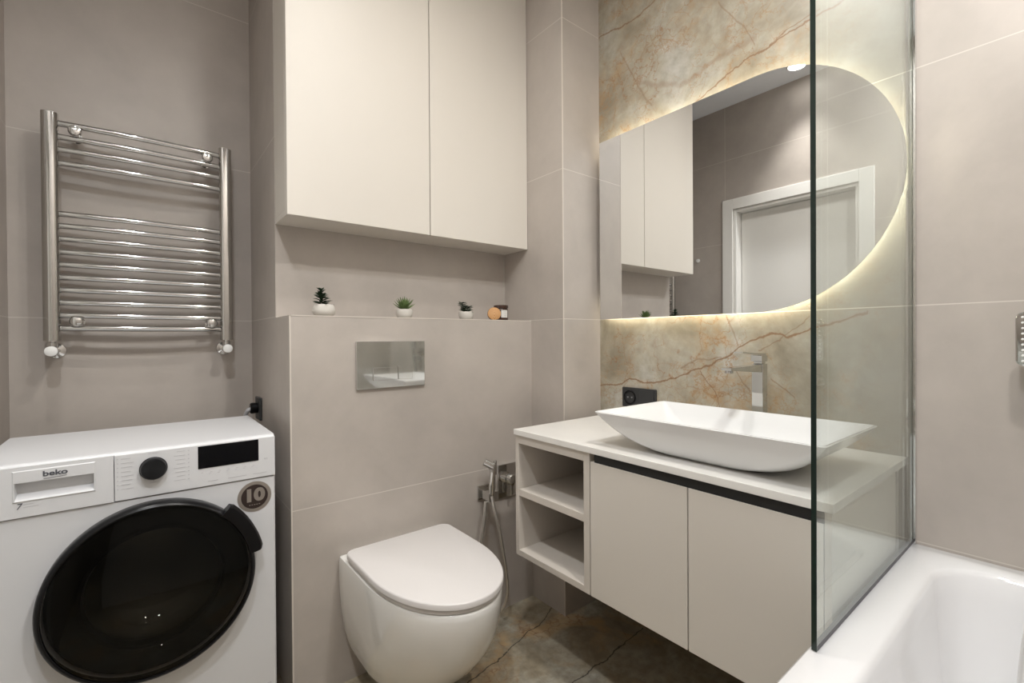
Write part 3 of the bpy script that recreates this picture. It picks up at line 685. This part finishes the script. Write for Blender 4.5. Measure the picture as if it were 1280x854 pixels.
tube(b := nb(), [(1.508, HY-.005, .88), (1.50, HY-.01, .80), (1.48, .066, .70), (1.46, .075, .62), (1.42, .088, .50), (1.405, .094, .42), (1.39, .098, .34), (1.36, .095, .26), (1.33, .06, .222), (1.34, 0.0, .225), (1.38, -.05, .30), (1.43, -.08, .42), (1.49, -.09, .58), (1.512, -.09, .72), (1.515, -.09, .76)], .0075, 12, 24, ribs=.08)
mk('hose', b, M['hose'], t, smooth=60)
b = nb(); cyl(b, (1.541, -.09, .775), (1.50, -.09, .775), .02); cyl(b, (1.515, -.09, .78), (1.515, -.09, .75), .011); mk('wall_outlet', b, M['chrome'], t, smooth=True)

# ------------------------------------------------------------------ small things on the ledge
def leaf(bm, base, d, L, wd, curl=0.0, th=.0012):
    d = Vector(d).normalized(); a, u, v = frame(d); up = Vector((0, 0, 1)); u = d.cross(up).normalized() if abs(d.z) < .97 else u; v = u.cross(d)
    rings = []
    for s, k in ((0, .35), (.25, .85), (.5, 1), (.75, .72), (.93, .3), (1, .05)):
        c = Vector(base)+d*L*s+Vector((0, 0, curl*L*s*s))
        rings.append([c+u*wd*k, c+v*th*k*1.6, c-u*wd*k, c-v*th*k])
    loft(bm, rings)
def planter(name, label, x, y, r, h, kind, squash=.72, tilt=0):
    t = thing(name, label, 'plant', (x, y, ZL), 'small potted plants on the ledge')
    z0 = ZL+.001
    p = [(0, r*.62), (h*.08, r*.80), (h*.30, r*.98), (h*.55, r), (h*.85, r*.90), (h, r*.80), (h*1.0, r*.70), (h*.86, r*.68)] if kind != 'tall' else \
        [(0, r*.72), (h*.06, r*.82), (h*.35, r*.98), (h*.8, r), (h, r*.93), (h, r*.83), (h*.86, r*.80)]
    mk('pot', lathe(nb(), (x, y, z0), (tilt, 0, 1), p, 28), M['pot'], t, smooth=50)
    mk('soil', lathe(nb(), (x+tilt*h, y, z0+h*.86), (0, 0, 1), [(0, r*.66), (h*.06, r*.62), (h*.07, .001)], 16), M['soil'], t)
    return t, z0+h*.9
rnd = random.Random(7)
t, zt = planter('potted_plant', 'dark leafy miniature plant in a squat white pot, leftmost on the ledge', .477, 1.60, .036, .040, 'round', tilt=0)
b = nb(); cyl(b, (.474, 1.60, zt-.006), (.466, 1.60, zt+.052), .0018, 8)
for lv in range(8):
    z = zt+.002+lv*.0068; n = 8 if lv < 5 else 6; L = .041*(1-.08*lv)
    for k in range(n):
        a = 2*PI*k/n+lv*.9+rnd.uniform(-.25, .25)
        leaf(b, (.473-.0009*lv, 1.60, z), (math.cos(a), math.sin(a), .35+.08*lv+rnd.uniform(-.2, .2)), L*rnd.uniform(.75, 1.1), .0052, -.15)
mk('foliage', b, M['leafd'], t, smooth=60)
t, zt = planter('potted_plant', 'spiky light green succulent in a white pot, middle of the ledge', .765, 1.60, .030, .034, 'tall')
b = nb()
for k in range(34):
    a = 2*PI*k*.381966; el = .55+.85*(k/34)
    leaf(b, (.765, 1.60, zt-.004), (math.cos(a)*math.cos(el), math.sin(a)*math.cos(el), math.sin(el)), (.052)*rnd.uniform(.8, 1.08), .0042, .05, .0016)
mk('foliage', b, M['leafl'], t, smooth=60)
t, zt = planter('potted_plant', 'lopsided dark leafy plant in a white pot beside the wood slice', 1.036, 1.60, .030, .033, 'tall')
b = nb(); cyl(b, (1.036, 1.60, zt-.006), (1.016, 1.60, zt+.038), .0018, 8); cyl(b, (1.036, 1.60, zt-.006), (1.045, 1.60, zt+.02), .0018, 8)
for sx_, ex, nl in ((1.036, 1.014, 6), (1.038, 1.050, 4)):
    for lv in range(nl):
        z = zt+.001+lv*.0072; f = lv/6
        for k in range(7):
            a = 2*PI*k/7+lv*.9+rnd.uniform(-.3, .3)
            leaf(b, (sx_+(ex-sx_)*f, 1.60, z), (math.cos(a), math.sin(a), .3+rnd.uniform(-.2, .25)), .034*(1-.07*lv)*rnd.uniform(.75, 1.1), .0052, -.1)
mk('foliage', b, M['leafd'], t, smooth=60)
t = thing('candle_jar', 'dark amber jar with a white label at the right end of the ledge', 'jar', (1.222, 1.61, ZL))
b = lathe(nb(), (1.222, 1.61, ZL+.001), (0, 0, 1), [(0, .028), (.003, .031), (.048, .031), (.052, .029), (.053, .028)], 36); mk('body', b, M['amber'], t, smooth=40)
b = lathe(nb(), (1.222, 1.61, ZL+.0545), (0, 0, 1), [(0, .031), (.001, .032), (.012, .032), (.013, .031)], 36); mk('lid', b, M['amber'], t, smooth=40)
b = nb(); ra = .0314; c0 = Vector((1.222, 1.61)); vd = math.atan2(-1.61, -1.222)+.55
pts = [(c0.x+ra*math.cos(vd-.52+1.05*k/10), c0.y+ra*math.sin(vd-.52+1.05*k/10)) for k in range(11)]
loft(b, [[(x, y, ZL+.014) for x, y in pts], [(x, y, ZL+.046) for x, y in pts]], False, False, closed=False); mk('label', b, M['label'], t)
b = nb(); ra = .0317
for z, a0, a1 in ((.038, -.2, .25), (.030, -.25, .28), (.022, -.15, .2)):
    pts = [(c0.x+ra*math.cos(vd+a0+(a1-a0)*k/4), c0.y+ra*math.sin(vd+a0+(a1-a0)*k/4)) for k in range(5)]
    loft(b, [[(x, y, ZL+z) for x, y in pts], [(x, y, ZL+z+.0012) for x, y in pts]], False, False, closed=False)
mk('label_print', b, M['lgrey'], t)
# slice of wood leaning on the jar, facing the room
wd = Vector((-.50, -.85, .28)).normalized(); wc = Vector((1.166, 1.583, ZL+.0285))
t = thing('wood_slice', 'round slice of orange-brown wood leaning against the amber jar', 'wood slice', (1.166, 1.59, ZL))
b = lathe(nb(), wc-wd*.004, wd, [(0, .0275), (.008, .0275), (.0085, .0268)], 36); o = mk('disc', b, M['wood'], t, smooth=40, origin=wc)
b = lathe(nb(), wc-wd*.004, wd, [(.0003, .0277), (.0003, .0286), (.0078, .0286), (.0078, .0277)], 36, False, False); mk('bark', b, M['bark'], t, smooth=40)
